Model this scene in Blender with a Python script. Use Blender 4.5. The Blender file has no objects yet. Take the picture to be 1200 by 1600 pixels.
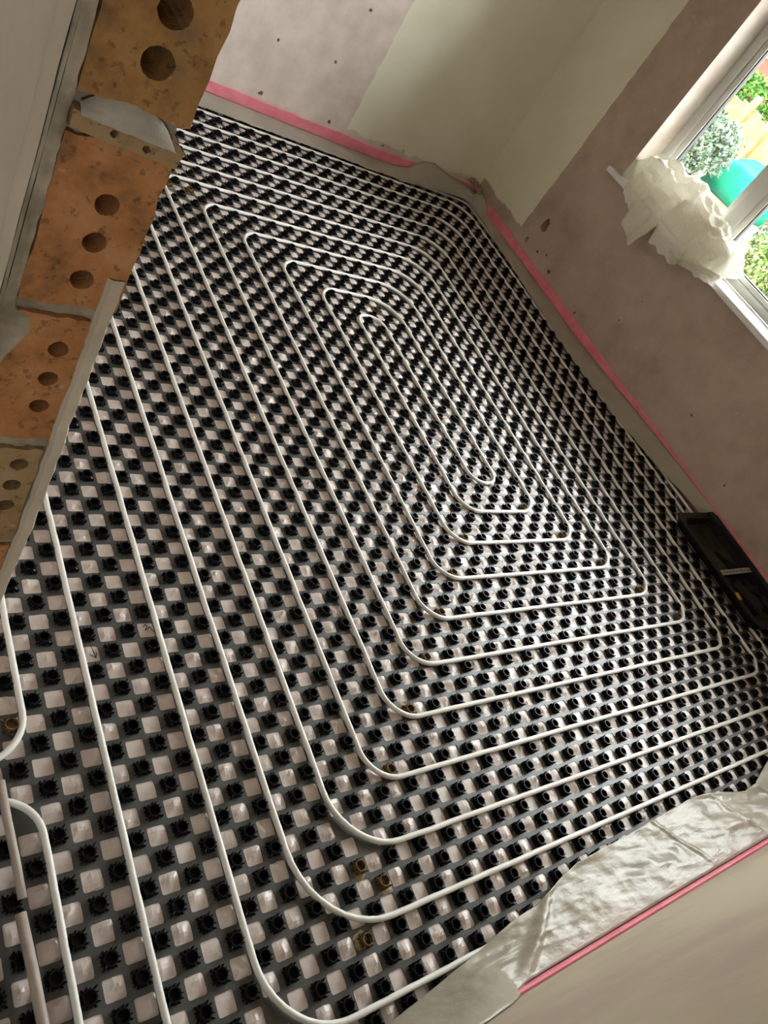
import bpy, bmesh, math, random
import numpy as np
from mathutils import Matrix, Vector, noise
from mathutils.geometry import delaunay_2d_cdt

# ------------------------------------------------------------------ camera
scn = bpy.context.scene
COL = scn.collection
F_PX = 1201.092
CAM = Vector((-2.461528, -1.435775, 1.684127))
RCAM = Matrix(((0.768473, -0.001863, -0.639879),
               (-0.387748, 0.79413, -0.467984),
               (0.509019, 0.607745, 0.609545)))
cam_data = bpy.data.cameras.new('camera')
cam_data.sensor_fit = 'VERTICAL'
cam_data.sensor_height = 36.0
cam_data.sensor_width = 27.0
cam_data.lens = F_PX * 36.0 / 1600.0
cam_data.clip_start = 0.02
cam_data.clip_end = 300
cam = bpy.data.objects.new('camera', cam_data)
COL.objects.link(cam)
cam.matrix_world = Matrix.Translation(CAM) @ RCAM.to_4x4()
scn.camera = cam

# ------------------------------------------------------------------ light
world = bpy.data.worlds.new('world')
scn.world = world
world.use_nodes = True
bg = world.node_tree.nodes['Background']
bg.inputs[0].default_value = (0.98, 0.99, 1.0, 1)
bg.inputs[1].default_value = 17.0
sun_d = bpy.data.lights.new('sun', 'SUN')
sun_d.energy = 3.5
sun_d.angle = 0.02
sun_d.color = (1.0, 0.93, 0.8)
sun = bpy.data.objects.new('sun', sun_d)
COL.objects.link(sun)
sun.rotation_euler = Vector((0.62, 0.35, -0.9)).to_track_quat('-Z', 'Y').to_euler()

def portal(loc, rot, sx, sy):
    d = bpy.data.lights.new('sky_portal', 'AREA')
    d.shape = 'RECTANGLE'
    d.size = sx
    d.size_y = sy
    d.cycles.is_portal = True
    o = bpy.data.objects.new('sky_portal', d)
    COL.objects.link(o)
    o.location = loc
    o.rotation_euler = rot
portal((1.80, 0.21, 1.475), (0, math.pi / 2, 0), 1.35, 3.2)      # window: emits towards -x
portal((-3.72, 0.2, 1.4), (0, -math.pi / 2, 0), 0.55, 0.42)      # added unseen hall window lighting the pier's plaster side: emits towards +x
portal((-2.95, -3.27, 1.5), (math.pi / 2, 0, 0), 0.42, 0.55)      # added unseen hall end window lighting the brick face: emits towards +y
vs = scn.view_settings
vs.view_transform = 'Standard'
vs.look = 'None'
vs.gamma = 1.0
vs.use_curve_mapping = False
vs.exposure = 0.6

P = 0.05            # grid pitch of the castellated mat
XR, YF, YN, XL = 1.52, 2.67, -1.61, -2.135   # wall faces: right, far, near, left
rnd = random.Random(7)

# ------------------------------------------------------------------ helpers
MATS = {}
def mat(name, color, rough=0.6, spec=0.5, build=None, metallic=0.0):
    m = bpy.data.materials.new(name)
    m.use_nodes = True
    nt = m.node_tree
    b = nt.nodes['Principled BSDF']
    b.inputs['Base Color'].default_value = (*color, 1)
    b.inputs['Roughness'].default_value = rough
    b.inputs['Specular IOR Level'].default_value = spec
    b.inputs['Metallic'].default_value = metallic
    if build:
        build(nt, b)
    MATS[name] = m
    return m

def N(nt, t, **kw):
    n = nt.nodes.new(t)
    for k, v in kw.items():
        setattr(n, k, v)
    return n

def coords(nt, scale=(1, 1, 1)):
    g = N(nt, 'ShaderNodeNewGeometry')
    mp = N(nt, 'ShaderNodeMapping')
    mp.inputs['Scale'].default_value = scale
    nt.links.new(g.outputs['Position'], mp.inputs['Vector'])
    return mp.outputs['Vector']

def tex_noise(nt, vec, scale, detail=4, rough=0.55):
    n = N(nt, 'ShaderNodeTexNoise')
    n.inputs['Scale'].default_value = scale
    n.inputs['Detail'].default_value = detail
    n.inputs['Roughness'].default_value = rough
    nt.links.new(vec, n.inputs['Vector'])
    return n.outputs['Fac']

def ramp(nt, fac, stops):
    r = N(nt, 'ShaderNodeValToRGB')
    e = r.color_ramp.elements
    while len(e) > 1:
        e.remove(e[-1])
    e[0].position, e[0].color = stops[0][0], (*stops[0][1], 1)
    for p, c in stops[1:]:
        k = e.new(p)
        k.color = (*c, 1)
    nt.links.new(fac, r.inputs['Fac'])
    return r.outputs['Color']

def mixc(nt, fac, a, b):
    m = N(nt, 'ShaderNodeMix', data_type='RGBA')
    for s, v in ((0, fac), (6, a), (7, b)):
        if hasattr(v, 'type') and hasattr(v, 'links'):
            nt.links.new(v, m.inputs[s])
        else:
            m.inputs[s].default_value = v if s == 0 else (*v, 1)
    return m.outputs[2]

def math_n(nt, op, a, b=None, c=None, clamp=False):
    m = N(nt, 'ShaderNodeMath', operation=op)
    m.use_clamp = clamp
    for i, v in enumerate((a, b, c)):
        if v is None:
            continue
        if hasattr(v, 'links'):
            nt.links.new(v, m.inputs[i])
        else:
            m.inputs[i].default_value = v
    return m.outputs[0]

def bump(nt, b, height, strength=0.3, dist=0.002):
    n = N(nt, 'ShaderNodeBump')
    n.inputs['Strength'].default_value = strength
    n.inputs['Distance'].default_value = dist
    nt.links.new(height, n.inputs['Height'])
    nt.links.new(n.outputs['Normal'], b.inputs['Normal'])

def noisy(c0, c1, scale, bscale=None, bstr=0.3, bdist=0.002, lo=0.35, hi=0.65):
    def f(nt, b):
        v = coords(nt)
        fac = tex_noise(nt, v, scale)
        nt.links.new(ramp(nt, fac, [(lo, c0), (hi, c1)]), b.inputs['Base Color'])
        if bscale:
            bump(nt, b, tex_noise(nt, v, bscale), bstr, bdist)
    return f

class MB:
    def __init__(self):
        self.v = []
        self.f = []
        self.mi = []
    def add(self, verts, faces, m=0):
        o = len(self.v)
        self.v += [tuple(p) for p in verts]
        self.f += [tuple(i + o for i in f) for f in faces]
        self.mi += [m] * len(faces)
    def box(self, x0, x1, y0, y1, z0, z1, m=0, M=None):
        v = [Vector((x, y, z)) for x in (x0, x1) for y in (y0, y1) for z in (z0, z1)]
        if M is not None:
            v = [M @ p for p in v]
        self.add(v, [(0, 1, 3, 2), (4, 6, 7, 5), (0, 4, 5, 1), (2, 3, 7, 6), (0, 2, 6, 4), (1, 5, 7, 3)], m)
    def tube(self, pts, r, n=10, cap=True, m=0):
        pts = [Vector(p) for p in pts]
        up = Vector((0, 0, 1))
        rings = []
        for i, p in enumerate(pts):
            a = pts[max(i - 1, 0)]
            c = pts[min(i + 1, len(pts) - 1)]
            t = (c - a).normalized()
            s = t.cross(up)
            if s.length < 1e-4:
                s = t.cross(Vector((0, 1, 0)))
            s.normalize()
            w = s.cross(t)
            rr = r[i] if isinstance(r, (list, tuple)) else r
            rings.append([p + s * math.cos(2 * math.pi * k / n) * rr + w * math.sin(2 * math.pi * k / n) * rr for k in range(n)])
        v = [q for ring in rings for q in ring]
        f = [(i * n + k, i * n + (k + 1) % n, (i + 1) * n + (k + 1) % n, (i + 1) * n + k) for i in range(len(pts) - 1) for k in range(n)]
        if cap:
            f.append(tuple(range(n))[::-1])
            f.append(tuple((len(pts) - 1) * n + k for k in range(n)))
        self.add(v, f, m)
    def build(self, name, mats, parent=None, smooth=False, bevel=0, solid=0):
        me = bpy.data.meshes.new(name)
        me.from_pydata(self.v, [], self.f)
        if not isinstance(mats, (list, tuple)):
            mats = [mats]
        for q in mats:
            me.materials.append(MATS[q])
        if len(mats) > 1:
            me.polygons.foreach_set('material_index', self.mi)
        if smooth:
            me.polygons.foreach_set('use_smooth', [True] * len(me.polygons))
        me.update()
        return link(name, me, parent, bevel, solid)

def link(name, me, parent=None, bevel=0, solid=0):
    o = bpy.data.objects.new(name, me)
    COL.objects.link(o)
    if parent:
        o.parent = parent
        o.matrix_parent_inverse = parent.matrix_basis.inverted()
    if bevel:
        m = o.modifiers.new('bevel', 'BEVEL')
        m.width = bevel
        m.segments = 2
        m.limit_method = 'ANGLE'
    if solid:
        m = o.modifiers.new('solid', 'SOLIDIFY')
        m.thickness = solid
        m.offset = 0
    return o

def tag(o, label=None, cat=None, group=None, kind=None):
    for k, v in (('label', label), ('category', cat), ('group', group), ('kind', kind)):
        if v:
            o[k] = v
    return o

def empty(name, loc=(0, 0, 0)):
    o = bpy.data.objects.new(name, None)
    COL.objects.link(o)
    o.location = loc
    o.empty_display_size = 0.05
    return o

def to_px(p):
    c = RCAM.transposed() @ (Vector(p) - CAM)
    if c.z >= -0.01:
        return None
    return 600 + F_PX * c.x / -c.z, 800 - F_PX * c.y / -c.z, -c.z

def fbm(x, y, z=0.0, o=4):
    return noise.fractal(Vector((x, y, z)), 1.0, 2.0, o)

def ridged(x, y, z=0.0):
    s, a, t = 0.0, 1.0, 0.0
    for i in range(3):
        n = 1.0 - 2 * abs(noise.noise(Vector((x, y, z))))
        s += a * n
        t += a
        x, y, z, a = x * 2.1 + 3.1, y * 2.1 + 1.7, z * 2.1 + 0.3, a * 0.5
    return s / t

def sheet(fn, nu, nv):
    mb = MB()
    v = [fn(i / nu, j / nv) for i in range(nu + 1) for j in range(nv + 1)]
    f = [(i * (nv + 1) + j, (i + 1) * (nv + 1) + j, (i + 1) * (nv + 1) + j + 1, i * (nv + 1) + j + 1) for i in range(nu) for j in range(nv)]
    mb.add(v, f)
    return mb

def interp(pts, x):
    if x <= pts[0][0]:
        return pts[0][1]
    for (a, b), (c, d) in zip(pts, pts[1:]):
        if x <= c:
            return b + (d - b) * (x - a) / (c - a)
    return pts[-1][1]

def inside(p, poly):
    r = False
    n = len(poly)
    for i in range(n):
        a, b = poly[i], poly[i - 1]
        if (a[1] > p[1]) != (b[1] > p[1]) and p[0] < (b[0] - a[0]) * (p[1] - a[1]) / (b[1] - a[1]) + a[0]:
            r = not r
    return r

def holed(mb, outline, holes, to3, m=0, hm=None):
    """flat face with real holes: holes = [(polygon, depth, capped)]; to3(a, b, depth) -> point"""
    vs, fs = [], []
    for poly in [outline] + [h[0] for h in holes]:
        o = len(vs)
        vs += [Vector(p) for p in poly]
        fs.append(list(range(o, o + len(poly))))
    cv, _, cf, *_ = delaunay_2d_cdt(vs, [], fs, 1, 1e-6)
    keep = []
    for f in cf:
        c = sum((cv[i] for i in f), Vector((0, 0))) / len(f)
        if inside(c, outline) and not any(inside(c, h[0]) for h in holes):
            keep.append(tuple(f))
    mb.add([to3(p.x, p.y, 0) for p in cv], keep, m)
    for poly, d, cap in holes:
        n = len(poly)
        v = [to3(p[0], p[1], 0) for p in poly] + [to3(p[0], p[1], d) for p in poly]
        f = [(k, (k + 1) % n, n + (k + 1) % n, n + k) for k in range(n)]
        if cap:
            f.append(tuple(range(n, 2 * n)))
        mb.add(v, f, m if hm is None else hm)

def rough_circle(cx, cy, r, n=14, jag=0.12, seed=0, sx=1.0, sy=1.0):
    rr = random.Random(seed)
    return [(cx + sx * r * (1 + rr.uniform(-jag, jag)) * math.cos(2 * math.pi * k / n),
             cy + sy * r * (1 + rr.uniform(-jag, jag)) * math.sin(2 * math.pi * k / n)) for k in range(n)]

# ------------------------------------------------------------------ materials
PINK1 = (0.6, 0.5, 0.43)
CREAM0, CREAM1 = (0.75, 0.715, 0.56), (0.83, 0.80, 0.655)

def plaster(axis, thr, zmin, PINK0=(0, 0, 0), PINK1=(0, 0, 0)):
    def f(nt, b):
        v = coords(nt)
        n1 = tex_noise(nt, v, 2.2, 6, 0.6)
        n2 = tex_noise(nt, v, 9.0, 5, 0.6)
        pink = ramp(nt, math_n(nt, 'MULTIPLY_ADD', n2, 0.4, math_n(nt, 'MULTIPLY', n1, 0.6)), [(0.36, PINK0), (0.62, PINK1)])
        # pale filler scratches: thin stretched noise bands
        v2 = coords(nt, (3.0, 3.0, 7.0))
        s = tex_noise(nt, v2, 2.3, 7, 0.75)
        sc = math_n(nt, 'SUBTRACT', 1.0, math_n(nt, 'MULTIPLY', math_n(nt, 'ABSOLUTE', math_n(nt, 'SUBTRACT', s, 0.64)), 55.0), clamp=True)
        pink = mixc(nt, math_n(nt, 'MULTIPLY', sc, 0.45), pink, (0.72, 0.66, 0.6))
        cream = ramp(nt, n1, [(0.35, CREAM0), (0.65, CREAM1)])
        if axis is None:
            fac = math_n(nt, 'MULTIPLY', math_n(nt, 'SUBTRACT', n1, 0.47), 6.0, clamp=True)
            col = mixc(nt, fac, (0.52, 0.455, 0.335), (0.45, 0.365, 0.29))
        else:
            sep = N(nt, 'ShaderNodeSeparateXYZ')
            nt.links.new(v, sep.inputs[0])
            wob = math_n(nt, 'MULTIPLY_ADD', n2, 0.03, -0.015)
            c = math_n(nt, 'ADD', sep.outputs[axis], wob)
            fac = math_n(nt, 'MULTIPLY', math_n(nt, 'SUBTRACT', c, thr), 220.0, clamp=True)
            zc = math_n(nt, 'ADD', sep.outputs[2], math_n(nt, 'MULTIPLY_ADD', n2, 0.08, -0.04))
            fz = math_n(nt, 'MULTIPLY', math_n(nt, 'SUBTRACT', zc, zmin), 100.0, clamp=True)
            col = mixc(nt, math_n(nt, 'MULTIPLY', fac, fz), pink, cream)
        nt.links.new(col, b.inputs['Base Color'])
        bump(nt, b, math_n(nt, 'ADD', n2, tex_noise(nt, v, 45, 3)), 0.25, 0.002)
    return f

mat('plaster_far', PINK1, 0.85, 0.2, plaster(0, 0.335, 0.135, (0.58, 0.485, 0.425), (0.76, 0.665, 0.60)))  # lit copy of the pink plaster: window light put into brighter pink
mat('plaster_right', PINK1, 0.85, 0.2, plaster(1, 2.117, 0.175, (0.40, 0.31, 0.25), (0.54, 0.43, 0.355)))  # shaded copy: backlit wall's shade put into darker, browner pink
mat('plaster_near', PINK1, 0.85, 0.2, plaster(None, 0, 0))
mat('plaster_grey', (0.4, 0.37, 0.3), 0.9, 0.2, noisy((0.46, 0.395, 0.30), (0.56, 0.485, 0.375), 6, 40, 0.4, 0.002))
mat('plaster_reveal', (0.7, 0.66, 0.6), 0.8, 0.2, noisy((0.58, 0.50, 0.44), (0.68, 0.62, 0.55), 9, 50, 0.3, 0.001))
mat('ceiling_white', (0.8, 0.78, 0.72), 0.9, 0.2, noisy((0.74, 0.72, 0.66), (0.8, 0.78, 0.73), 4, 60, 0.2, 0.001))
mat('screed', (0.4, 0.38, 0.34), 0.9, 0.2, noisy((0.32, 0.3, 0.27), (0.45, 0.42, 0.38), 5, 60, 0.3, 0.002))
mat('mortar', (0.3, 0.28, 0.23), 0.95, 0.15, noisy((0.22, 0.185, 0.13), (0.42, 0.36, 0.265), 22, 90, 0.8, 0.004))
mat('mortar_pale', (0.45, 0.42, 0.36), 0.95, 0.15, noisy((0.36, 0.33, 0.27), (0.5, 0.46, 0.39), 30, 120, 0.7, 0.003))

def brick_fn(c0, c1, c2):
    def f(nt, b):
        v = coords(nt)
        a = ramp(nt, tex_noise(nt, v, 16, 6, 0.62), [(0.33, c0), (0.5, c1), (0.68, c2)])
        sp = math_n(nt, 'MULTIPLY', math_n(nt, 'SUBTRACT', tex_noise(nt, v, 95, 3, 0.6), 0.60), 12.0, clamp=True)
        st = math_n(nt, 'MULTIPLY', math_n(nt, 'SUBTRACT', tex_noise(nt, v, 21, 4, 0.6), 0.58), 6.0, clamp=True)
        a = mixc(nt, math_n(nt, 'MULTIPLY', st, 0.5), a, (0.17, 0.13, 0.085))
        a = mixc(nt, math_n(nt, 'MULTIPLY', sp, 0.5), a, (0.09, 0.055, 0.03))
        pale = math_n(nt, 'MULTIPLY', math_n(nt, 'SUBTRACT', tex_noise(nt, v, 58, 2, 0.5), 0.70), 14.0, clamp=True)
        a = mixc(nt, math_n(nt, 'MULTIPLY', pale, 0.6), a, (0.55, 0.42, 0.28))
        nt.links.new(a, b.inputs['Base Color'])
        bump(nt, b, math_n(nt, 'SUBTRACT', tex_noise(nt, v, 60, 5), math_n(nt, 'MULTIPLY', sp, 0.6)), 0.6, 0.003)
    return f
mat('brick_orange', (0.4, 0.19, 0.08), 0.9, 0.2, brick_fn((0.20, 0.10, 0.04), (0.43, 0.19, 0.07), (0.52, 0.27, 0.12)))
mat('brick_ochre', (0.36, 0.2, 0.07), 0.9, 0.2, brick_fn((0.17, 0.095, 0.04), (0.36, 0.19, 0.065), (0.46, 0.26, 0.10)))
mat('brick_tan', (0.35, 0.24, 0.12), 0.9, 0.2, brick_fn((0.24, 0.15, 0.065), (0.36, 0.24, 0.115), (0.40, 0.29, 0.16)))

mat('mat_plate', (0.05, 0.052, 0.05), 0.38, 0.5, noisy((0.062, 0.065, 0.063), (0.082, 0.085, 0.082), 30, 200, 0.15, 0.0005))
mat('mat_black', (0.005, 0.005, 0.0055), 0.34, 0.22, noisy((0.004, 0.004, 0.0045), (0.007, 0.007, 0.0075), 40))
mat('mat_brown', (0.06, 0.04, 0.018), 0.6, 0.3, noisy((0.03, 0.02, 0.009), (0.24, 0.15, 0.055), 120))
mat('glue', (0.35, 0.25, 0.12), 0.6, 0.3, noisy((0.22, 0.15, 0.07), (0.45, 0.34, 0.19), 60, 120, 0.4, 0.002))

def film_pinkish(nt, b):
    v = coords(nt)
    n = tex_noise(nt, v, 3.0, 5)
    nt.links.new(ramp(nt, n, [(0.3, (0.60, 0.51, 0.47)), (0.7, (0.72, 0.64, 0.60))]), b.inputs['Base Color'])
    w = tex_noise(nt, v, 55, 3, 0.5)
    bump(nt, b, w, 0.35, 0.004)
mat('floor_film', (0.6, 0.5, 0.46), 0.36, 0.5, film_pinkish)
mat('pipe_white', (0.78, 0.77, 0.71), 0.38, 0.5, noisy((0.78, 0.77, 0.72), (0.86, 0.855, 0.82), 8, 150, 0.1, 0.0005))
mat('pipe_sleeve', (0.45, 0.38, 0.33), 0.5, 0.4, noisy((0.38, 0.32, 0.28), (0.5, 0.43, 0.38), 15))
mat('foam_pink', (0.78, 0.2, 0.25), 0.7, 0.3, noisy((0.75, 0.20, 0.265), (0.84, 0.28, 0.345), 12, 140, 0.3, 0.001))

def skirt(c0, c1, tr):
    def f(nt, b):
        v = coords(nt)
        n = tex_noise(nt, v, 5, 5)
        nt.links.new(ramp(nt, n, [(0.35, c0), (0.65, c1)]), b.inputs['Base Color'])
        w = math_n(nt, 'ADD', tex_noise(nt, coords(nt, (9, 22, 9)), 1.6, 5, 0.6), math_n(nt, 'MULTIPLY', tex_noise(nt, v, 38, 3), 0.35))
        bump(nt, b, w, 0.4, 0.008)
        t = N(nt, 'ShaderNodeBsdfTranslucent')
        t.inputs[0].default_value = (*c1, 1)
        mx = N(nt, 'ShaderNodeMixShader')
        mx.inputs[0].default_value = tr
        out = nt.nodes['Material Output']
        nt.links.new(b.outputs[0], mx.inputs[1])
        nt.links.new(t.outputs[0], mx.inputs[2])
        tp = N(nt, 'ShaderNodeBsdfTransparent')
        m2 = N(nt, 'ShaderNodeMixShader')
        m2.inputs[0].default_value = 0.08
        nt.links.new(mx.outputs[0], m2.inputs[1])
        nt.links.new(tp.outputs[0], m2.inputs[2])
        nt.links.new(m2.outputs[0], out.inputs['Surface'])
    return f
mat('film_beige', (0.55, 0.5, 0.4), 0.3, 0.5, skirt((0.42, 0.385, 0.30), (0.53, 0.485, 0.385), 0.2))
mat('film_grey', (0.5, 0.47, 0.4), 0.45, 0.4, skirt((0.44, 0.41, 0.34), (0.53, 0.495, 0.42), 0.15))
mat('film_white', (0.78, 0.76, 0.64), 0.3, 0.5, skirt((0.74, 0.71, 0.57), (0.88, 0.86, 0.77), 0.22))

mat('upvc', (0.62, 0.63, 0.6), 0.3, 0.5, noisy((0.60, 0.61, 0.58), (0.66, 0.66, 0.63), 6))
mat('upvc_sill', (0.8, 0.82, 0.8), 0.3, 0.5, noisy((0.76, 0.78, 0.76), (0.82, 0.83, 0.81), 6))
mat('gasket', (0.015, 0.016, 0.018), 0.5, 0.4, noisy((0.012, 0.013, 0.015), (0.02, 0.021, 0.024), 60))
def glass_fn(nt, b):
    tp = N(nt, 'ShaderNodeBsdfTransparent')
    tp.inputs[0].default_value = (0.96, 0.98, 0.97, 1)
    gl = N(nt, 'ShaderNodeBsdfGlossy')
    gl.inputs['Roughness'].default_value = 0.02
    fr = N(nt, 'ShaderNodeFresnel')
    fr.inputs[0].default_value = 1.2
    mx = N(nt, 'ShaderNodeMixShader')
    nt.links.new(fr.outputs[0], mx.inputs[0])
    nt.links.new(tp.outputs[0], mx.inputs[1])
    nt.links.new(gl.outputs[0], mx.inputs[2])
    nt.links.new(mx.outputs[0], nt.nodes['Material Output'].inputs['Surface'])
mat('glass', (1, 1, 1), 0.02, 0.5, glass_fn)

mat('case_black', (0.006, 0.006, 0.006), 0.55, 0.25, noisy((0.004, 0.004, 0.004), (0.009, 0.009, 0.008), 25))
mat('case_dusty', (0.1, 0.1, 0.06), 0.8, 0.2, noisy((0.014, 0.015, 0.009), (0.05, 0.05, 0.028), 9))
mat('steel', (0.5, 0.5, 0.46), 0.4, 0.5, noisy((0.4, 0.4, 0.36), (0.55, 0.55, 0.5), 50), 0.7)
mat('amber', (0.55, 0.26, 0.03), 0.5, 0.4, noisy((0.5, 0.23, 0.025), (0.6, 0.3, 0.04), 60))
mat('rubble', (0.35, 0.27, 0.17), 0.95, 0.2, noisy((0.25, 0.19, 0.11), (0.42, 0.34, 0.22), 40, 90, 0.6, 0.004))
mat('ink', (0.01, 0.01, 0.012), 0.6, 0.2, noisy((0.008, 0.008, 0.01), (0.014, 0.014, 0.016), 50))
mat('timber', (0.5, 0.36, 0.2), 0.8, 0.2, noisy((0.15, 0.10, 0.038), (0.22, 0.15, 0.065), 4))
mat('timber_pale', (0.6, 0.5, 0.34), 0.8, 0.2, noisy((0.24, 0.18, 0.10), (0.28, 0.22, 0.14), 4))
mat('soil', (0.3, 0.22, 0.13), 0.95, 0.1, noisy((0.085, 0.05, 0.024), (0.17, 0.115, 0.062), 3.5, 20, 0.5, 0.03))
mat('turquoise', (0.05, 0.42, 0.3), 0.95, 0.05, noisy((0.006, 0.11, 0.052), (0.012, 0.125, 0.09), 3))
mat('red_wall', (0.55, 0.12, 0.07), 0.8, 0.2, noisy((0.2, 0.024, 0.014), (0.24, 0.036, 0.024), 3))
mat('leaf_blue', (0.2, 0.3, 0.2), 0.7, 0.2, noisy((0.03, 0.055, 0.028), (0.12, 0.16, 0.12), 14))
mat('leaf_green', (0.12, 0.3, 0.06), 0.7, 0.2, noisy((0.014, 0.06, 0.007), (0.06, 0.13, 0.02), 10))
mat('leaf_lime', (0.25, 0.36, 0.12), 0.7, 0.2, noisy((0.045, 0.09, 0.016), (0.15, 0.19, 0.07), 12))
mat('stem', (0.12, 0.08, 0.05), 0.9, 0.2, noisy((0.09, 0.06, 0.035), (0.16, 0.11, 0.07), 20))
mat('render_wall', (0.6, 0.57, 0.5), 0.9, 0.2, noisy((0.55, 0.52, 0.46), (0.64, 0.61, 0.54), 3))

# ------------------------------------------------------------------ the setting
def S(name, mb, mats, **kw):
    return tag(mb.build(name, mats, **kw), kind='structure')

mb = MB(); mb.box(-3.75, 1.9, -3.3, 2.95, -0.15, 0.0); S('floor', mb, 'screed')
mb = MB(); mb.box(-3.75, 1.9, -3.3, 2.95, 2.4, 2.65); S('ceiling', mb, 'ceiling_white')

# far wall with fixing holes
mb = MB()
fh = [(0.125, 0.769, .009), (-0.292, 0.437, .009), (0.071, 0.459, .009), (-0.262, 0.150, .014), (0.209, 0.142, .011), (0.63, 0.128, .009), (0.79, 0.143, .011), (0.42, 1.02, .008), (-0.55, 0.75, .008)]
holed(mb, [(-3.75, 0), (1.9, 0), (1.9, 2.4), (-3.75, 2.4)],
      [(rough_circle(x, z, r, 9, 0.35, i), 0.03, True) for i, (x, z, r) in enumerate(fh)],
      lambda a, b, d: (a, YF + d, b))
mb.box(-3.75, 1.9, YF + 0.05, YF + 0.28, 0, 2.4)
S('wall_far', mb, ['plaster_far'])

# right wall with the window opening and knocked-out holes
WY0, WY1, WZ0, WZ1 = -1.30, 1.723, 0.822, 2.10  # near stretch of window is unseen, added for daylight on the far wall
mb = MB()
rh = [(1.957, 0.312, .030, .06, 1.0, 1.35), (2.016, 0.158, .016, .04, 0.8, 1.3), (1.877, 0.165, .008, .02, 1, 1), (1.80, 0.20, .007, .02, 1.4, 1),
      (1.70, 0.145, .013, .03, 1, 1), (1.335, 0.12, .009, .02, 1, 1), (1.056, 0.308, .006, .02, 1, 1), (1.03, 0.475, .005, .02, 1, 1), (0.30, 0.30, .007, .02, 1, 1), (-0.12, 0.21, .006, .02, 1, 1)]
outer = [(-3.3, 0), (2.67, 0), (2.67, 2.4), (-3.3, 2.4)]
winp = [(WY0, WZ0), (WY1, WZ0), (WY1, WZ1), (WY0, WZ1)]
holed(mb, outer, [(rough_circle(y, z, r, 11, 0.3, 50 + i, sx, sy), d, True) for i, (y, z, r, d, sx, sy) in enumerate(rh)] + [(winp, 0.0001, False)],
      lambda a, b, d: (XR + d, a, b))
holed(mb, outer, [(winp, 0.0001, False)], lambda a, b, d: (1.83 + d, a, b))
n0 = len(mb.f)
c = winp
for k in range(4):
    a, b = c[k], c[(k + 1) % 4]
    mb.add([(XR, a[0], a[1]), (XR, b[0], b[1]), (1.83, b[0], b[1]), (1.83, a[0], a[1])], [(0, 1, 2, 3)], 1)
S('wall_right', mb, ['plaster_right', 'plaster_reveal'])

# near wall, ending in a jamb beside the opening
mb = MB()
mb.box(-1.80, 1.52, YN - 0.14, YN, 0, 2.4)
S('wall_near', mb, 'plaster_near', bevel=0.006)
# unseen hall beyond the opening, window gaps added to light the pier
mb = MB(); mb.box(-3.75, -3.6, -3.3, 0.0, 0, 2.4); mb.box(-3.75, -3.6, 0.3, 2.67, 0, 2.4); mb.box(-3.75, -3.6, 0, 0.3, 0, 1.2); mb.box(-3.75, -3.6, 0, 0.3, 1.6, 2.4); S('wall_hall_side', mb, 'plaster_near')
mb = MB(); mb.box(-3.6, -3.15, -3.3, -3.15, 0, 2.4); mb.box(-2.75, 1.52, -3.3, -3.15, 0, 2.4); mb.box(-3.15, -2.75, -3.3, -3.15, 1.75, 2.4); mb.box(-3.15, -2.75, -3.3, -3.15, 0, 1.25)
S('wall_hall_end', mb, 'plaster_near')

# left wall whose broken brick end stands at the opening
YE = -0.72
wl = empty('wall_left', (-2.19, YE, 0)); tag(wl, kind='structure')
mb = MB(); mb.box(-2.248, -2.137, YE + 0.135, 2.67, 0, 2.4); mb.build('wall_core', 'mortar', wl)
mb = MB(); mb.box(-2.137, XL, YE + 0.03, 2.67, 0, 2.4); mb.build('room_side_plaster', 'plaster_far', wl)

# camera-side plaster: recessed lip, rounded bead, then the flat coat
def strip_sheet(y0, y1, xf, seed, nz=160, ny=6):
    def f(u, v):
        z = 2.4 * u
        y = y0 + (y1 - y0) * v
        return (xf(v) + 0.0012 * fbm(y * 30, z * 6, seed), y + 0.003 * fbm(1.3, z * 9, seed) * (0.0 if v > 0.95 else 1.0), z)
    return sheet(f, nz, ny)
strip_sheet(YE + 0.002, YE + 0.02, lambda v: -2.2505, 1).build('render_lip', 'mortar', wl, True)
strip_sheet(YE + 0.016, YE + 0.062, lambda v: -2.2515 - 0.0065 * math.sin(math.pi * min(1, v * 1.15)) ** 0.7, 5, 160, 10).build('corner_bead', 'plaster_grey', wl, True)
strip_sheet(YE + 0.058, 2.67, lambda v: -2.2525, 9, 120, 30).build('hall_side_plaster', 'plaster_grey', wl, True)

def brick(z0, z1, x0, x1, holes, m, seed, y0=YE):
    rr = random.Random(seed)
    mb = MB()
    n = 9
    per = []
    def edge(a, b):
        for k in range(n):
            t = k / n
            j = 0.0022 if 0 < k else 0.0
            per.append((a[0] + (b[0] - a[0]) * t + rr.uniform(-j, j), a[1] + (b[1] - a[1]) * t + rr.uniform(-j, j)))
    q = [(x0, z0), (x1, z0), (x1 + rr.uniform(-.002, .002), z1), (x0, z1)]
    for k in range(4):
        edge(q[k], q[(k + 1) % 4])
    tilt = rr.uniform(-0.03, 0.03)
    def to3(a, b, d):
        return (a, y0 + d + tilt * (a - x0) * 0.3 + 0.0012 * fbm(a * 60, b * 60, seed), b)
    holed(mb, per, [(rough_circle(hx, hz, hr, 30, 0.035, seed * 7 + i), 0.125, True) for i, (hx, hz, hr) in enumerate(holes)], to3)
    k = len(per)
    v = [to3(a, b, 0) for a, b in per] + [to3(a, b, 0.064) for a, b in per]
    mb.add(v, [(i, i + k, (i + 1) % k + k, (i + 1) % k) for i in range(k)] + [tuple(range(k, 2 * k))])
    return mb.build('brick', m, wl)

HX = -2.181
bx0, bxr, bxp = -2.2375, -2.1325, -2.155
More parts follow.
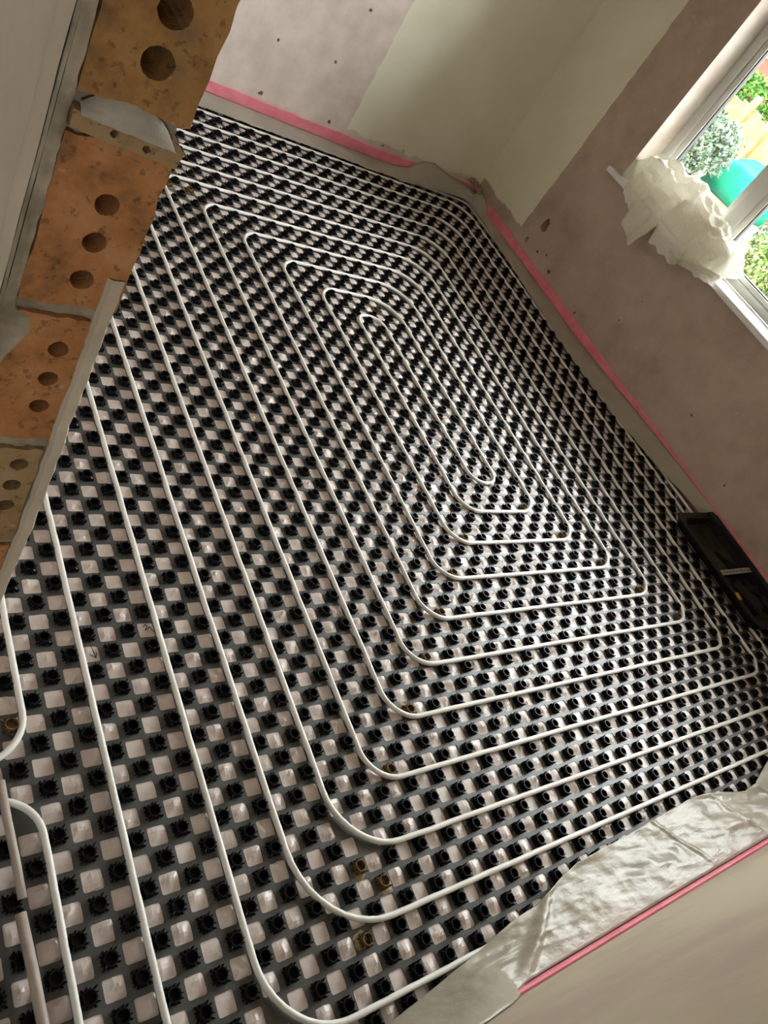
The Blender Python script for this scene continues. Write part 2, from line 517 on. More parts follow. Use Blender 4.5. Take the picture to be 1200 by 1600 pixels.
# bricks stand on end, their cored bed faces towards the opening
spec = [
    (0.005, 0.217, bx0, bxp, 'brick_orange'), (0.229, 0.441, bx0, bxp, 'brick_ochre'), (0.453, 0.668, bx0, bxp, 'brick_orange'),
    (0.682, 0.884, bx0, bxp, 'brick_tan'), (0.905, 1.108, bx0, bxp, 'brick_orange'), (1.126, 1.322, bx0, bxr, 'brick_orange'),
    (1.360, 1.575, bx0, -2.130, 'brick_ochre'), (1.588, 1.80, bx0, bxr, 'brick_orange'), (1.812, 2.025, bx0, bxr, 'brick_ochre'), (2.037, 2.25, bx0, bxr, 'brick_orange')]
hz = {3: (0.853, 0.81, 0.765), 4: (1.061, 1.013, 0.966), 5: (1.258, 1.212, 1.163), 6: (1.453, 1.407)}
for i, (z0, z1, x0, x1, m) in enumerate(spec):
    hs = hz.get(i) or [z0 + 0.21 * k for k in (0.26, 0.5, 0.74)]
    r = 0.0125 if i != 6 else 0.0155
    brick(z0, z1, x0, x1, [(HX + (0.0 if i != 6 else 0.002), h, r * (1 if i > 4 else 0.92)) for h in hs], m, 11 + i)
# bed joints
for i in range(len(spec) - 1):
    z0, z1 = spec[i][1] - 0.002, spec[i + 1][0] + 0.002
    if i == 5:
        continue
    def f(u, v, z0=z0, z1=z1, i=i):
        a = v * 2 * math.pi
        x = -2.246 + 0.112 * u
        h = (z1 - z0) / 2 + 0.004 * (0.5 + fbm(x * 40, i, 2))
        return (x, YE + 0.02 - 0.018 * math.cos(a) * (1 + 0.25 * fbm(x * 50, i)) , (z0 + z1) / 2 + h * math.sin(a))
    sheet(f, 30, 12).build('mortar_joint', 'mortar', wl, True)
# mortar fillet down the hall side of the bricks and the plaster edge on the room side
def f(u, v):
    z = 2.4 * u
    w = 0.003 * fbm(z * 10, 3.0) + 0.0022 * fbm(z * 60, 8.0) + (0.028 * max(0, 1 - abs(z - 1.085) / 0.06) if z < 1.11 else 0)
    return (-2.251 + (0.0145 + w) * v, YE - 0.001 - 0.0035 * math.sin(math.pi * min(v * 1.2, 1)) + 0.0015 * fbm(v * 3, z * 40) + (0.012 if v > 0.99 else 0), z)
sheet(f, 320, 6).build('mortar_fillet', 'mortar', wl, True)
def f(u, v):
    z = 1.172 * u
    prof = [(-2.1565, 0.02), (-2.1555, 0.0), (-2.150, -0.003), (-2.1365, -0.0015), (-2.1335, 0.004), (-2.1335, 0.05)]
    p = prof[int(round(v * 5))]
    w = 0.0022 * fbm(z * 26, 1.0) + (0.002 if 0.66 < z < 0.9 else 0) - (0.002 if z < 0.6 else 0)
    return (p[0] + w, YE + p[1] + 0.001 * fbm(z * 40, v * 5), z)
sheet(f, 150, 5).build('plaster_edge', 'plaster_grey', wl, False)
mb = MB(); mb.box(-2.247, -2.138, YE + 0.010, YE + 0.068, 1.318, 1.364); mb.build('mortar_fill', 'mortar', wl)
# slate-like tan slip with two nail holes and the pale mortar lump above it
mb = MB()
M = Matrix.Translation((-2.187, YE, 1.334)) @ Matrix.Rotation(math.radians(4.5), 4, 'Y')
def to3(a, b, d):
    q = M @ Vector((a, 0, b))
    return (q.x, q.y - 0.008 + d, q.z + 0.0012 * fbm(a * 70, b * 70))
per = [(-0.05, -0.008), (-0.02, -0.0095), (0.01, -0.009), (0.055, -0.0105), (0.0565, 0.008), (0.02, 0.0085), (-0.02, 0.008), (-0.052, 0.0095)]
holed(mb, per, [(rough_circle(-0.012, 0.001, 0.0036, 9, .2, 1), 0.02, True), (rough_circle(0.021, -0.001, 0.004, 9, .2, 2), 0.02, True)], to3)
k = len(per)
mb.add([to3(a, b, 0) for a, b in per] + [to3(a, b, 0.05) for a, b in per], [(i, i + k, (i + 1) % k + k, (i + 1) % k) for i in range(k)])
tag(mb.build('tile_slip', 'brick_tan', wl), label='thin tan slip with two small nail holes between two bricks')
def f(u, v):
    x = -0.046 + 0.094 * u
    top = 0.010 + 0.022 * (1 - abs(2 * u - 0.95) ** 2.6)
    q = M @ Vector((x, 0, 0.007 + (top - 0.007) * v))
    return (q.x, YE - 0.011 + 0.013 * v ** 2.5 + 0.0022 * fbm(x * 90, v * 4), q.z)
sheet(f, 26, 8).build('mortar_lump', 'mortar_pale', wl, True)
def f(u, v):
    x = -0.052 + 0.108 * u
    q = M @ Vector((x, 0, -0.008 - 0.012 * v))
    return (q.x, YE - 0.001 + 0.008 * math.sin(v * 3) + 0.003 * fbm(x * 80, v * 4), q.z)
sheet(f, 26, 6).build('mortar_joint', 'mortar', wl, True)

# ------------------------------------------------------------------ window
win = empty('window_1', (1.68, 0.56, WZ0)); tag(win, kind='structure')
FX = 1.682
mb = MB()
fz0 = 0.840
mb.box(FX, FX + 0.07, WY1 - 0.060, WY1, fz0, WZ1)
mb.box(FX, FX + 0.07, WY0, WY0 + 0.060, fz0, WZ1)
mb.box(FX, FX + 0.07, WY0 + 0.06, WY1 - 0.06, fz0, fz0 + 0.045)
mb.box(FX, FX + 0.07, WY0 + 0.06, WY1 - 0.06, WZ1 - 0.06, WZ1)
mb.build('window_frame', 'upvc', win, bevel=0.004)
LIGHTS = [(1.105, 1.663), (0.26, 1.015), (-0.585, 0.17), (-1.24, -0.675)]
for y0, y1 in ((1.015, 1.105), (0.17, 0.26), (-0.675, -0.585)):
    mb = MB(); mb.box(FX, FX + 0.07, y0, y1, fz0 + 0.045, WZ1 - 0.06); mb.build('mullion', 'upvc', win, bevel=0.004)
gb, gt = fz0 + 0.045, WZ1 - 0.06
for y0, y1 in LIGHTS:
    w = 0.036
    mb = MB()
    X0, X1 = FX + 0.012, FX + 0.06
    mb.box(X0, X1, y0, y0 + w, gb, gt); mb.box(X0, X1, y1 - w, y1, gb, gt)
    mb.box(X0, X1, y0 + w, y1 - w, gb, gb + 0.028); mb.box(X0, X1, y0 + w, y1 - w, gt - w, gt)
    sash = mb.build('sash', 'upvc', win, bevel=0.005)
    mb = MB()
    g = 0.006
    a, b, zb, zt = y0 + w, y1 - w, gb + 0.028, gt - w
    X0, X1 = FX + 0.024, FX + 0.05
    mb.box(X0, X1, a, a + g, zb, zt); mb.box(X0, X1, b - g, b, zb, zt); mb.box(X0, X1, a + g, b - g, zb, zb + g); mb.box(X0, X1, a + g, b - g, zt - g, zt)
    mb.build('gasket', 'gasket', sash)
    mb = MB(); mb.box(FX + 0.034, FX + 0.038, a + 0.003, b - 0.003, zb + 0.003, zt - 0.003); mb.build('pane', 'glass', sash)
mb = MB()
mb.box(1.473, FX + 0.01, WY0 + 0.002, WY1 - 0.002, 0.806, 0.839)
mb.box(1.473, XR - 0.001, WY1 - 0.002, 1.812, 0.806, 0.839); mb.box(1.473, XR - 0.001, -1.39, WY0 + 0.002, 0.806, 0.839)
mb.build('window_sill', 'upvc_sill', win, bevel=0.006)

# ------------------------------------------------------------------ castellated heating mat
U0, U1, V0, V1 = -43, 29, -32, 52
useams = [-43, -29, -9, 11, 29]
vseams = [-32, -23, -11, 1, 13, 25, 37, 52]
ZP = 0.003
matroot = empty('heating_pipe_mat', (-0.35, 0.5, 0))
tag(matroot, 'black castellated plastic mat covering the whole floor, holding the white pipe', 'mat')

def crown_template():
    v, f = [], []
    def add(a, b):
        o = len(v); v.extend(a); f.extend([tuple(i + o for i in q) for q in b])
    n = 12
    ro, ri, h = 0.0136, 0.0116, 0.0215
    rings = [(0.0150, ZP), (ro, 0.012), (ro, h), (ri, h), (ri - 0.0005, ZP + 0.001)]
    pts = [(r * math.cos(2 * math.pi * k / n), r * math.sin(2 * math.pi * k / n), z) for r, z in rings for k in range(n)]
    fc = [(i * n + k, i * n + (k + 1) % n, (i + 1) * n + (k + 1) % n, (i + 1) * n + k) for i in range(4) for k in range(n)]
    fc.append(tuple(4 * n + k for k in range(n)))
    add(pts, fc)
    m = 14
    for k in range(m):
        a = 2 * math.pi * (k + 0.3) / m
        ca, sa = math.cos(a), math.sin(a)
        L = min(0.0182 / max(abs(ca), abs(sa)), 0.0238) - (0.0, 0.0012, 0.0004)[k % 3]
        t0, t1 = 0.0016, 0.0011
        def p(r, t, z): return (r * ca - t * sa, r * sa + t * ca, z)
        hi, ho = 0.0165, (0.0180, 0.0115, 0.0150)[k % 3]
        rm = (0.013 + L) / 2
        pts = [p(0.0125, -t0, ZP), p(0.0125, t0, ZP), p(L - 0.001, t1, ZP), p(L - 0.001, -t1, ZP),
               p(0.0125, -t0, hi), p(0.0125, t0, hi), p(L, t1, ho), p(L, -t1, ho), p(rm, t0, min(hi, ho) - 0.005), p(rm, -t0, min(hi, ho) - 0.005)]
        add(pts, [(0, 3, 7, 9, 4), (1, 5, 8, 6, 2), (3, 2, 6, 7), (4, 9, 8, 5), (9, 7, 6, 8)])
    return v, f
CV, CF = crown_template()
CVn = np.array(CV)

def is_crown(i, j):
    return (i + j) % 2 == 0

crown_me = {}
for mname in ('mat_black', 'mat_brown'):
    me = bpy.data.meshes.new('castellation')
    me.from_pydata(CV, [], CF)
    me.materials.append(MATS[mname])
    crown_me[mname] = me

# run of the heating pipe on the grid (cells)
ZC = 0.0145
def L(k): return -3 - 3 * k if k <= 10 else (-37 if k == 11 else -40)
def R_(k): return 3 * k if k <= 9 else 28.6
def B(k): return -3 * k
def T(j): return 20 + 3 * j if j <= 10 else 51.6

def fillet(pts, step=0.4):
    out = []
    for i, (x, y, r) in enumerate(pts):
        p = Vector((x, y))
        if i == 0 or i == len(pts) - 1 or r == 0:
            out.append(p); continue
        a = (Vector(pts[i - 1][:2]) - p); b = (Vector(pts[i + 1][:2]) - p)
        rr = min(r, a.length * 0.49, b.length * 0.49)
        a.normalize(); b.normalize()
        p0, p1 = p + a * rr, p + b * rr
        c = p + a * rr + b * rr
        n = 10
        for k in range(n + 1):
            th = math.pi / 2 * k / n
            out.append(c - b * rr * math.cos(th) - a * rr * math.sin(th))
    res = [out[0]]
    for a, b in zip(out, out[1:]):
        d = (b - a).length
        n = max(1, int(d / step))
        for k in range(1, n + 1):
            res.append(a + (b - a) * (k / n))
    return res

rTL, rTR, rBR = 2.0, 3.2, 2.0
# one continuous double spiral
path = [(-50, -16.2, 0), (-40, -16.0, 2.0)]
def rBLk(k): return {8: 3.4, 9: 4.3, 10: 3.6}.get(k, 2.0)
# outward-numbered arm A: L12 T11 R10 B10 L10 T9 R8 B8 ... R0 B0 L0 ; arm B continues L0 T0 L1 B1 R1 T2 L3 B3 R3 T4 ... R9 T10 L11
seq = [(L(12), T(11), rTL), (R_(10), T(11), 1.5), (R_(10), B(10), rBR)]
for k in (10, 8, 6, 4, 2):
    seq += [(L(k), B(k), rBLk(k)), (L(k), T(k - 1), rTL), (R_(k - 2), T(k - 1), rTR), (R_(k - 2), B(k - 2), rBR if k > 2 else 1.2)]
seq += [(L(0), B(0), 2.0), (L(0), T(0), 2.2), (L(1), T(0), 1.3)]
for k in (1, 3, 5, 7, 9):
    seq += [(L(k), B(k), rBLk(k)), (R_(k), B(k), rBR), (R_(k), T(k + 1), rTR), (L(k + 2), T(k + 1), rTL)]
seq += [(L(11), -31, 1.5), (-40, -31, 1.5), (-40, -17.6, 1.8), (-50, -17.4, 0)]
pp = fillet(path + seq)

PIPE_XY = np.array([(p.x, p.y) for p in pp])
def pipe_dist(i, j):
    return float(np.min(np.hypot(PIPE_XY[:, 0] - i - .5, PIPE_XY[:, 1] - j - .5)))
CUT = {(i, j) for i in range(U0, U1) for j in range(V0, V1) if is_crown(i, j) and pipe_dist(i, j) < 0.385}   # trimmed away where the pipe bends across

# stained castellations beside the pipe turns
brown = set()
def near_crown(u, v):
    i, j = math.floor(u), math.floor(v)
    return (i, j) if is_crown(i, j) else (i + 1, j)
for k in (2, 3, 4, 5, 6, 7):
    brown.add((L(k) + 1, B(k)))
brown |= {(-27, -25), (-26, -26), (-28, -28)}
for k in (1, 2, 3, 4, 5):
    brown.add((R_(k) - 2, B(k)))
brown |= {near_crown(-1.5, 22.5), near_crown(-2.5, 21.5), near_crown(1.5, 24.5), near_crown(-19.5, 33.5), near_crown(-20.5, 33.5), near_crown(-40.5, -14.6), near_crown(-40.6, -18.9), near_crown(10, 35)}

# visible size of every castellation -> the 300 largest become objects
score = []
for i in range(U0, U1):
    for j in range(V0, V1):
        if is_crown(i, j) and (i, j) not in CUT:
            x, y = (i + .5) * P, (j + .5) * P
            q = to_px((x, y, 0.01))
            s = 0
            if q and 0 < q[0] < 1200 and 0 < q[1] < 1600 and q[0] > 375 - 0.395 * q[1] and y > -1.36 - 0.12 * max(0, min(1, (-0.3 - x))):
                s = 1 / q[2]
            score.append((s, i, j))
score.sort(reverse=True)
single = {(i, j) for s, i, j in score[:300]}

def rsq(x, y, h, r, n=3):
    out = []
    for qx, qy, a0 in ((1, 1, 0), (-1, 1, 90), (-1, -1, 180), (1, -1, 270)):
        for k in range(n):
            a = math.radians(a0 + 90 * k / (n - 1))
            out.append((x + qx * (h - r) + r * math.cos(a), y + qy * (h - r) + r * math.sin(a)))
    return out

for a, (ua, ub) in enumerate(zip(useams, useams[1:])):
    for b, (va, vb) in enumerate(zip(vseams, vseams[1:])):
        mb = MB()
        stuff_v, stuff_f = [], []
        objs = []
        for i in range(ua, ub):
            for j in range(va, vb):
                g = 0.00004
                x0 = i * P + (g if i == ua else 0); x1 = (i + 1) * P - (g if i == ub - 1 else 0)
                y0 = j * P + (g if j == va else 0); y1 = (j + 1) * P - (g if j == vb - 1 else 0)
                cx, cy = (i + .5) * P, (j + .5) * P
                if is_crown(i, j):
                    mb.add([(x0, y0, ZP), (x1, y0, ZP), (x1, y1, ZP), (x0, y1, ZP)], [(0, 1, 2, 3)])
                    rot = math.pi / 2 * rnd.randrange(4) + rnd.uniform(-0.06, 0.06)
                    if (i, j) in CUT:
                        continue
                    if (i, j) in single or (i, j) in brown:
                        objs.append((cx, cy, rot, 'mat_brown' if (i, j) in brown else 'mat_black'))
                    else:
                        ca, sa = math.cos(rot), math.sin(rot)
                        V = CVn @ np.array([[ca, sa, 0], [-sa, ca, 0], [0, 0, 1]]) + np.array([cx, cy, 0])
                        o = len(stuff_v) * len(CV)
                        stuff_v.append(V)
                        stuff_f += [tuple(k + o for k in q) for q in CF]
                else:
                    inn = rsq(cx, cy, 0.0205, 0.0045)
                    out = [(x1, cy + .0205), (x1, y1), (cx + .0205, y1), (cx - .0205, y1), (x0, y1), (x0, cy + .0205),
                           (x0, cy - .0205), (x0, y0), (cx - .0205, y0), (cx + .0205, y0), (x1, y0), (x1, cy - .0205)]
                    n = 12
                    v = [(p[0], p[1], ZP) for p in out] + [(p[0], p[1], ZP) for p in inn] + [(p[0], p[1], 0.0004) for p in inn]
                    f = [(k, (k + 1) % n, n + (k + 1) % n, n + k) for k in range(n)] + [(n + k, n + (k + 1) % n, 2 * n + (k + 1) % n, 2 * n + k) for k in range(n)]
                    mb.add(v, f)
        panel = mb.build('mat_panel', 'mat_plate', matroot)
        if stuff_v:
            me = bpy.data.meshes.new('castellations')
            me.from_pydata(np.concatenate(stuff_v).tolist(), [], stuff_f)
            me.materials.append(MATS['mat_black'])
            tag(link('castellations', me, panel), kind='stuff')
        for cx, cy, rot, mn in objs:
            o = bpy.data.objects.new('castellation', crown_me[mn])
            COL.objects.link(o)
            o.parent = panel
            o.matrix_parent_inverse = panel.matrix_basis.inverted()
            o.location = (cx, cy, 0)
            o.rotation_euler = (0, 0, rot)
            if mn == 'mat_brown':
                o['label'] = 'stained brown castellation beside a pipe bend'
                gm = MB()
                r3 = random.Random(int(cx * 977 + cy * 131))
                ox, oy = cx + r3.uniform(-.012, .012), cy + r3.uniform(-.012, .012)
                pl = [(a, b) for a, b in rough_circle(ox, oy, 0.019, 16, 0.3, r3.random())]
                gm.add([(a, b, ZP) for a, b in pl] + [(ox + (a - ox) * .85, oy + (b - oy) * .85, ZP + 0.0012) for a, b in pl] + [(ox, oy, ZP + .0018)],
                       [(k, (k + 1) % 16, 16 + (k + 1) % 16, 16 + k) for k in range(16)] + [(16 + k, 16 + (k + 1) % 16, 32) for k in range(16)])
                gm.build('glue_smear', 'glue', panel, True)['label'] = 'yellow brown glue smear beside a stained castellation'

# pinkish film under the mat, puffed up a little in every opening
def film_floor():
    sub = 6
    nu, nv = (U1 - U0) * sub, (V1 - V0) * sub
    hh = {}
    r2 = random.Random(3)
    for i in range(U0, U1):
        for j in range(V0, V1):
            flat = r2.random() < 0.22
            hh[(i, j)] = (0.0008 if flat else r2.uniform(0.0040, 0.0095), r2.uniform(-.012, .012), r2.uniform(-.012, .012),
                          [(r2.uniform(0, 6.28), r2.uniform(0.2, 1.0)) for _ in range(3)], 0.0 if flat else r2.uniform(0.001, 0.003))
    def f(u, v):
        x = U0 + u * (U1 - U0); y = V0 + v * (V1 - V0)
        i, j = min(int(math.floor(x + 1e-6)), U1 - 1), min(int(math.floor(y + 1e-6)), V1 - 1)
        z = 0.0006
        if not is_crown(i, j):
            h, ox, oy, folds, fh = hh[(i, j)]
            dx, dy = (x - i - .5) * P, (y - j - .5) * P
            d = max(abs(dx), abs(dy))
            if d < 0.0215:
                r = min(1, max(abs(dx - ox), abs(dy - oy), 0.72 * (abs(dx - ox) + abs(dy - oy))) / 0.026)
                e = min(1, (0.0245 - d) / 0.012)
                z += h * (1 - r) * (0.45 + 0.55 * e)
                for an, am in folds:
                    c = math.cos(an) * (dx - ox) + math.sin(an) * (dy - oy)
                    t = -math.sin(an) * (dx - ox) + math.cos(an) * (dy - oy)
                    if t > 0:
                        z += fh * am * max(0, 1 - abs(c) / 0.006) * e
        return (x * P, y * P, z)
    return sheet(f, nu, nv)
ff = film_floor().build('floor_membrane', 'floor_film', None, False)
tag(ff, 'pinkish wrinkled plastic membrane showing through the square openings of the black mat', 'membrane')

# handwriting on the membrane: an arrow and a 2-like squiggle
def ink_stroke(name, pts, parent):
    mb = MB()
    for (x0, y0), (x1, y1) in zip(pts, pts[1:]):
        d = Vector((x1 - x0, y1 - y0)).normalized(); n = Vector((-d.y, d.x)) * 0.0009
        z0, z1 = 0.0092, 0.0096
        v = [(x0 + n.x, y0 + n.y), (x0 - n.x, y0 - n.y), (x1 - n.x, y1 - n.y), (x1 + n.x, y1 + n.y)]
        mb.add([(*p, z0) for p in v] + [(*p, z1) for p in v], [(4, 5, 6, 7), (0, 1, 5, 4), (1, 2, 6, 5), (2, 3, 7, 6), (3, 0, 4, 7)])
    mb.build(name, 'ink', parent)

# ------------------------------------------------------------------ heating pipe
pts = []
for p in pp:
    w = 0.0011
    x, y = p.x * P, p.y * P
    pts.append((x + w * fbm(x * 9, y * 9, 1), y + w * fbm(x * 9, y * 9, 5), ZC + 0.0012 * noise.noise(Vector((x * 14, y * 14, 2)))))
mb = MB()
mb.tube(pts, 0.0075, 12)
tag(mb.build('heating_pipe', 'pipe_white', None, True), 'long white plastic heating pipe wound in a rectangular spiral on the black mat', 'pipe')

# sleeve lengths lying beside the doorway bend
mb = MB()
sp = [(-41.3, -16.9), (-41.28, -18.5), (-41.22, -20), (-41.2, -21.5)]
mb.tube([(x * P, y * P, 0.0245) for x, y in sp], 0.0085, 10)
tag(mb.build('pipe_sleeve', 'pipe_sleeve', None, True), 'short dull pinkish sleeve length near the white pipe bend at the left edge', 'sleeve', 'sleeves by the doorway')
mb = MB()
sp = [(-41.35, -22.0), (-41.25, -24), (-41.2, -26), (-41.1, -29)]
mb.tube([(x * P, y * P, 0.0255) for x, y in sp], 0.0105, 10)
tag(mb.build('pipe_sleeve', 'pipe_sleeve', None, True), 'thicker dull pinkish sleeve length running out at the bottom left corner', 'sleeve', 'sleeves by the doorway')

# handwriting (arrow and a squiggle like a 2)
cx, cy = -36.42 * P, -11.5 * P
mk = empty('marker_writing', (cx, cy, 0.003))
tag(mk, 'small black handwritten arrow in a mat opening beside the white pipe', 'writing')
ink_stroke('arrow_shaft', [(cx - 0.001, cy + 0.017), (cx + 0.004, cy - 0.014)], mk)
ink_stroke('arrow_head', [(cx - 0.009, cy - 0.004), (cx + 0.004, cy - 0.014), (cx + 0.008, cy - 0.001)], mk)
cx, cy = -33.42 * P, -10.5 * P
mk = empty('marker_writing', (cx, cy, 0.003))
tag(mk, 'small black handwritten squiggle in a mat opening, right of the arrow', 'writing')
ink_stroke('squiggle', [(cx - 0.012, cy + 0.006), (cx - 0.006, cy + 0.013), (cx - 0.002, cy + 0.006), (cx - 0.01, cy - 0.004), (cx - 0.001, cy - 0.001), (cx + 0.004, cy + 0.006), (cx + 0.008, cy - 0.006), (cx + 0.012, cy - 0.010)], mk)

# ------------------------------------------------------------------ pink foam edging
mb = MB()
def f(u, v):
    x = -2.13 + (1.508 + 2.13) * u
    prof = [(0.0, 0.0), (0.0, 0.108), (0.006, 0.112), (0.011, 0.108), (0.012, 0.0)]
    p = prof[int(round(v * 4))]
    h = 0.10 + 0.006 * fbm(x * 2, 1) + 0.006 * (1 if x < 0 else 0)
    return (x, YF - 0.0005 - p[0] - 0.002 * max(0, fbm(x * 3, 7)) * (1 if p[0] > 0 else 0), p[1] / 0.112 * (h + 0.008) + 0.0004)
tag(sheet(f, 120, 4).build('edge_foam_strip', 'foam_pink'), 'pink foam edging strip along the foot of the far wall', 'foam strip')
def f(u, v):
    y = -1.59 + (2.655 + 1.59) * u
    prof = [(0.0, 0.0), (0.0, 0.1), (0.006, 0.104), (0.011, 0.1), (0.012, 0.0)]
    p = prof[int(round(v * 4))]
    h = 0.094 + 0.006 * fbm(y * 2, 3)
    return (XR - 0.0005 - p[0] - 0.002 * max(0, fbm(y * 3, 2)) * (1 if p[0] > 0 else 0), y, p[1] / 0.104 * (h + 0.006) + 0.0004)
tag(sheet(f, 120, 4).build('edge_foam_strip', 'foam_pink'), 'dull red foam edging strip under the window wall', 'foam strip')
def f(u, v):
    x = -1.78 + (1.50 + 1.78) * u
    prof = [(0.0, 0.0), (0.0, 0.126), (0.005, 0.13), (0.010, 0.126), (0.011, 0.0)]
    p = prof[int(round(v * 4))]
    return (x, YN + 0.0005 + p[0], p[1] + 0.002 * fbm(x * 3, 4) * (p[1] > 0) + 0.0004)
tag(sheet(f, 120, 4).build('edge_foam_strip', 'foam_pink'), 'pink foam edging strip along the near wall at the bottom right', 'foam strip')

# ------------------------------------------------------------------ polythene skirts
def profile(t, d, ztop, zlow, sag=2.2):
    """t 0 at the wall .. 1 at the free edge"""
    return d * t ** 0.8, zlow + (ztop - zlow) * (1 - t) ** sag
CLEAR = 0.0265
# far wall
ze = [(-2.1, 0.055), (-0.6, 0.060), (0.3, 0.048), (0.75, 0.045), (0.88, 0.07), (0.96, 0.135), (1.05, 0.155), (1.2, 0.120), (1.35, 0.10), (1.5, 0.085)]
de = [(-2.1, 0.15), (-0.6, 0.145), (0.0, 0.14), (0.5, 0.15), (0.9, 0.14), (1.2, 0.10), (1.36, 0.09), (1.5, 0.16)]
def f(u, v):
    x = -2.12 + (1.495 + 2.12) * u
    d, z = profile(v, interp(de, x), interp(ze, x), CLEAR, 1.5)
    a = 0.006 * min(1, v * 4)
    k = ridged(x * 7, v * 1.3, 2)
    return (x, YF - 0.0135 - d - 0.002 - a * 0.5 * fbm(x * 5, v * 2), z + max(0, a * (0.4 + k)) + (0.012 * max(0, ridged(x * 9, v * 3, 4)) * min(1, v * 3) if x > 0.9 else 0))
tag(sheet(f, 220, 14).build('polythene_skirt', 'film_grey', None, True, solid=0.0006), 'grey polythene skirt lying between the far wall and the mat', 'plastic sheet')
# right wall
ze = [(-1.55, 0.09), (-0.1, 0.092), (0.25, 0.083), (0.54, 0.072), (0.86, 0.057), (1.2, 0.045), (2.0, 0.048), (2.3, 0.045), (2.42, 0.05), (2.5, 0.10), (2.62, 0.115)]
de = [(-1.55, 0.004), (-0.19, 0.004), (-0.15, 0.03), (0.26, 0.15), (0.6, 0.19), (1.07, 0.20), (1.54, 0.165), (2.0, 0.13), (2.3, 0.09), (2.45, 0.09), (2.62, 0.12)]
def f(u, v):
    y = -1.5 + (2.60 + 1.5) * u
    d, z = profile(v, interp(de, y), interp(ze, y), CLEAR, 1.5)
    a = 0.006 * min(1, v * 4) * min(1, interp(de, y) / 0.05)
    return (XR - 0.0145 - d - a * 0.5 * fbm(y * 5, v * 2), y, z + max(0, a * (0.4 + ridged(y * 6, v * 1.4, 8))))
tag(sheet(f, 220, 14).build('polythene_skirt', 'film_grey', None, True, solid=0.0006), 'grey polythene skirt lying between the window wall and the mat', 'plastic sheet')
# near wall
edge = [(-1.7, -1.575), (-1.41, -1.540), (-1.2, -1.512), (-0.98, -1.476), (-0.87, -1.466), (-0.75, -1.438), (-0.637, -1.416), (-0.45, -1.41), (-0.296, -1.404), (0.0, -1.39), (0.11, -1.396), (0.33, -1.442), (0.42, -1.435), (0.5, -1.412), (0.65, -1.366), (0.9, -1.355), (1.48, -1.35)]
ztp = [(-1.75, 0.26), (-1.30, 0.215), (-1.20, 0.185), (-1.13, 0.145), (-1.10, 0.105), (-1.0, 0.088), (0.5, 0.082), (1.5, 0.08)]
def f(u, v):
    x = -1.72 + (1.48 + 1.72) * u
    ye = interp(edge, x)
    zt = interp(ztp, x)
    # left part flips up over the foam strip as a straight sheet
    k = min(1, max(0, (-1.06 - x) / 0.10))
    y0 = YN + 0.0135 - 0.0115 * k * max(0, 1 - v / 0.2)
    d = ye - y0
    zz = CLEAR + (zt - CLEAR) * ((1 - v) ** (1.9 - 0.7 * k))
    bulge = 0.0
    w = min(1, v * 3) * (1 - 0.55 * v)
    bulge += w * 0.016 * max(0, ridged(x * 2.3 + v * 1.3, v * 1.1, 3)) * (1 - 0.6 * k)
    # the long fold where the loose part meets the raised part
    fx = x + 1.06 - 0.25 * v
    bulge += 0.022 * math.exp(-(fx / 0.035) ** 2) * w
    bulge += w * 0.012 * noise.voronoi(Vector((x * 9, v * 2.0, 6)))[0][0] + w * 0.005 * noise.voronoi(Vector((x * 24, v * 5, 2)))[0][0]
    # two sharp creases towards the right
    for cx0, sl in ((0.12, 0.10), (0.42, 0.10), (-0.25, 0.12)):
        bulge += 0.011 * max(0, 1 - abs(x - cx0 - sl * (1 - v)) / 0.012) * w
    return (x + 0.006 * fbm(x * 4, v * 3, 1), y0 + d * v ** 0.85 + 0.004 * fbm(x * 6, v * 2, 9) * min(1, 3 * v), zz + bulge)
tag(sheet(f, 420, 40).build('polythene_skirt', 'film_beige', None, True, solid=0.0006), 'loose creased beige polythene sheet spread along the near wall at bottom right', 'plastic sheet')

# rubble in the far corner
for i, (x, y, z, s) in enumerate(((1.405, 2.635, 0.150, 0.022), (1.455, 2.64, 0.135, 0.017), (1.48, 2.62, 0.12, 0.026), (1.49, 2.59, 0.105, 0.016))):
    bm = bmesh.new()
    bmesh.ops.create_icosphere(bm, subdivisions=2, radius=1)
    for v in bm.verts:
        k = 1 + 0.35 * fbm(v.co.x * 1.6 + i * 5, v.co.y * 1.6, v.co.z * 1.6)
        v.co = Vector((v.co.x * s * k * 1.3, v.co.y * s * k, v.co.z * s * k * 0.9)) + Vector((x, y, z))
    me = bpy.data.meshes.new('rubble_lump'); bm.to_mesh(me); bm.free()
    me.materials.append(MATS['rubble'])
    tag(link('rubble_lump', me), ['tan rubble lump behind the bunched film in the far corner, leftmost', 'smallest middle tan rubble lump in the far corner', 'largest tan rubble lump right against the far corner', 'tan rubble lump nearest the window wall in the far corner'][i], 'rubble')

